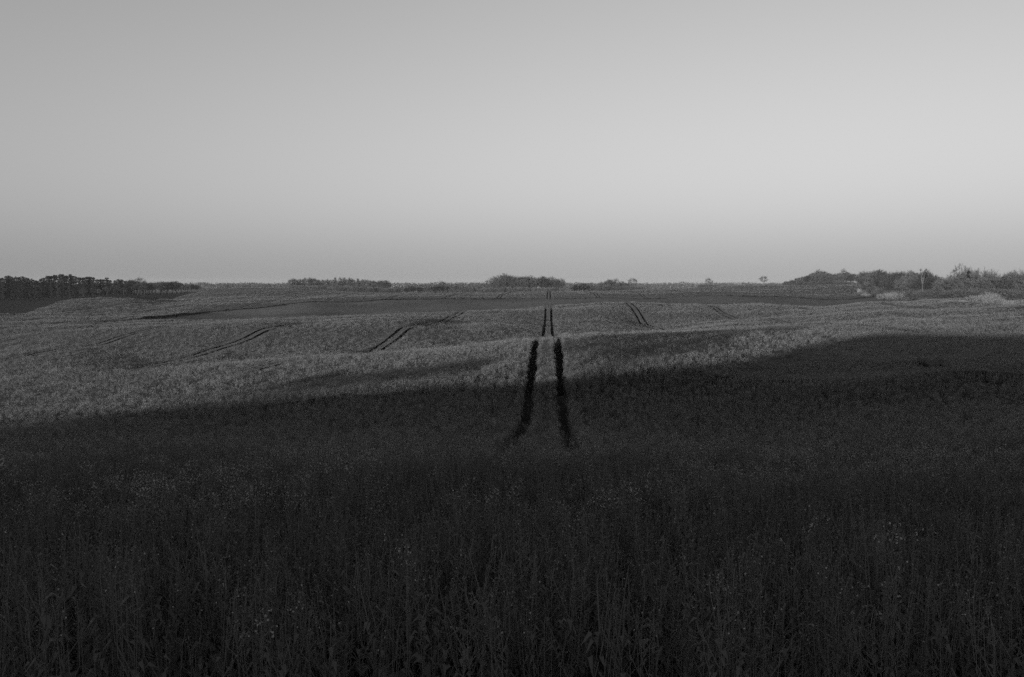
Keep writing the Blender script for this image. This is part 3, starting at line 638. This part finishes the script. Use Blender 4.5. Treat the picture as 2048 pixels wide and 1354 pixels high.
for px, lb in ((1838, 'low dark shrub left of the foot of the pale dead tree'), (1847, 'low dark shrub hiding the foot of the pale dead tree'), (1868, 'low dark shrub right of the foot of the pale dead tree')):
    plant_tree('bare_shrub', 'thicket%d' % (px % 3), px, 336, top=580, label=lb, cat='shrub', wide=1.3)
# blackthorn in blossom along the hedge
for i, (px, base, w2, top, dd, lb) in enumerate((
        (1702, 0, 1.0, 569, 565, 'small white flowering shrub at the top of the receding hedge'), (1709, 0, 1.0, 574, 530, 'second small white shrub down the receding hedge'),
        (1715, 0, 1.0, 577, 505, 'third small white shrub down the receding hedge'), (1721, 0, .9, 576, 475, 'upright pale shrub in the receding hedge'),
        (1729, 0, 1.0, 585, 440, 'low white shrub near the foot of the receding hedge'), (1738, 0, .9, 586, 425, 'low white shrub at the foot of the receding hedge'),
        (1779, 0, 1.5, 583, 385, 'white flowering shrub left of the pair under the middle of the wood'), (1803, 0, 1.2, 582, 372, 'white flowering shrub right of the pair under the middle of the wood'),
        (1813, 0, 1.0, 583, 380, 'darker half open shrub leaning on the right shrub of the pair'),
        (1856, 0, 1.5, 595, 300, 'low flat white shrub under the pale dead tree'), (1901, 0, 1.7, 597, 252, 'broad rounded white shrub left of the widest thicket'),
        (1926, 0, 1.6, 599, 250, 'low white shrub spreading right of the broad rounded one'),
        (1972, 0, 1.7, 583, 244, 'largest white flowering thicket near the right edge'), (1994, 0, 1.4, 591, 240, 'white flowering shrub joined to the right of the largest thicket'),
        (2020, 0, .9, 597, 232, 'small white shrub right of the largest thicket'), (2045, 0, 1.4, 596, 236, 'grey white shrub cut by the right edge of the picture'),
        (2100, 0, 1.4, 594, 236, 'white flowering shrub beyond the right edge'))):
    plant_tree('blossoming_shrub', 'white%d' % (i % 3), px, dd, top=top, label=lb, cat='shrub', group='white flowering shrubs along the hedge', wide=w2, sink=.3)
# unseen trees added behind the camera to throw shadow bands across the hollow
for i, (p_, hh_, key_) in enumerate(((-24.0, 4.4, 'dusk0'), (-20.8, 4.9, 'dusk1'), (-17.8, 4.0, 'dusk0'), (-28.2, 1.9, 'young'), (-30.6, 2.0, 'young'), (-33.2, 1.9, 'young'), (-36, 2.1, 'young'), (-39.0, 2.0, 'young'), (-42.5, 2.3, 'young'))):
    xx = p_ * math.cos(math.radians(28)) - 40 * math.sin(math.radians(28)); yy = -p_ * math.sin(math.radians(28)) - 40 * math.cos(math.radians(28))
    tm_, cm_, h0 = KINDS[key_]; o = bpy.data.objects.new('bare_tree', None); COL.objects.link(o); o.location = (xx, yy, Hs(xx, yy) - .1); k = hh_ / h0; o.scale = (k * 1.5, k * 1.5, k)
    o['category'] = 'tree'; o['label'] = ('second highest', 'highest', 'third highest', 'small', 'next small', 'middle small', 'fourth small', 'fifth small', 'outermost small')[i] + ' added shadow tree out of view behind the camera'; o['group'] = 'added shadow trees out of view behind the camera'
    for nm, m_ in (('trunk', tm_), ('crown', cm_)): q_ = bpy.data.objects.new(nm, m_); COL.objects.link(q_); q_.parent = o
# far woods on the horizon: one mass
rnd = random.Random(3); mb_ = MB()
for i in range(2600):
    px = rnd.uniform(-500, 2600); d = rnd.choice([900, 1050, 1500, 2300]) * rnd.uniform(.93, 1.07)
    if d < 980 and not (380 < px < 600 or 760 < px < 1000 or 1120 < px < 1560): continue
    a_ = ray(px, 570)[0]; x_ = a_ * d; z_ = Hs(x_, d) - 1; ht = max(ray(px, 568 + 1.6 * math.sin(px * .021 + d) + rnd.gauss(0, 1.0))[1] * d - z_, 3)
    wd = ht * rnd.uniform(.3, .55) + 3
    for _ in range(44):
        p = Vector((x_ + rnd.gauss(0, wd * .5), d + rnd.gauss(0, wd * .4), z_ + ht * math.sqrt(rnd.random()))); s_ = ht * .09
        u = Vector((rnd.gauss(0, 1), rnd.gauss(0, 1), rnd.gauss(0, 1))).normalized() * s_; w_ = u.orthogonal().normalized() * s_
        mb_.tri(p - u, p + u, p + w_, 0)
link('distant_wood', mb_.mesh('distant_wood', [M_TWIG]), kind='stuff', label='far woods closing the horizon as one low grey band', cat='wood')  # paler twig tone stands in for thicker haze at this distance

# ------------------------------------------------------------------ thin evening haze
hm = bpy.data.materials.new('haze'); hm.use_nodes = True; ht_ = hm.node_tree; ht_.nodes.clear()
hv_ = ht_.nodes.new('ShaderNodeVolumePrincipled'); hv_.inputs['Density'].default_value = 0.00006; hv_.inputs['Color'].default_value = (.9, .9, .9, 1); hv_.inputs['Anisotropy'].default_value = 0.0
ho_ = ht_.nodes.new('ShaderNodeOutputMaterial'); ht_.links.new(hv_.outputs[0], ho_.inputs['Volume'])
mb_ = MB(); E_, Z0_, Z1_ = 6400, -60, 22
c8 = [Vector((x_, y_, z_)) for z_ in (Z0_, Z1_) for (x_, y_) in ((-E_, -E_), (E_, -E_), (E_, E_), (-E_, E_))]
for f_ in ((0, 3, 2, 1), (4, 5, 6, 7), (0, 1, 5, 4), (1, 2, 6, 5), (2, 3, 7, 6), (3, 0, 4, 7)): mb_.quad(*[c8[k_] for k_ in f_], 0)
me = mb_.mesh('haze', [hm])
import bmesh
bm_ = bmesh.new(); bm_.from_mesh(me); bmesh.ops.remove_doubles(bm_, verts=bm_.verts, dist=.01); bm_.to_mesh(me); bm_.free()
link('haze', me, kind='stuff', label='thin evening haze lying over the fields', cat='haze')
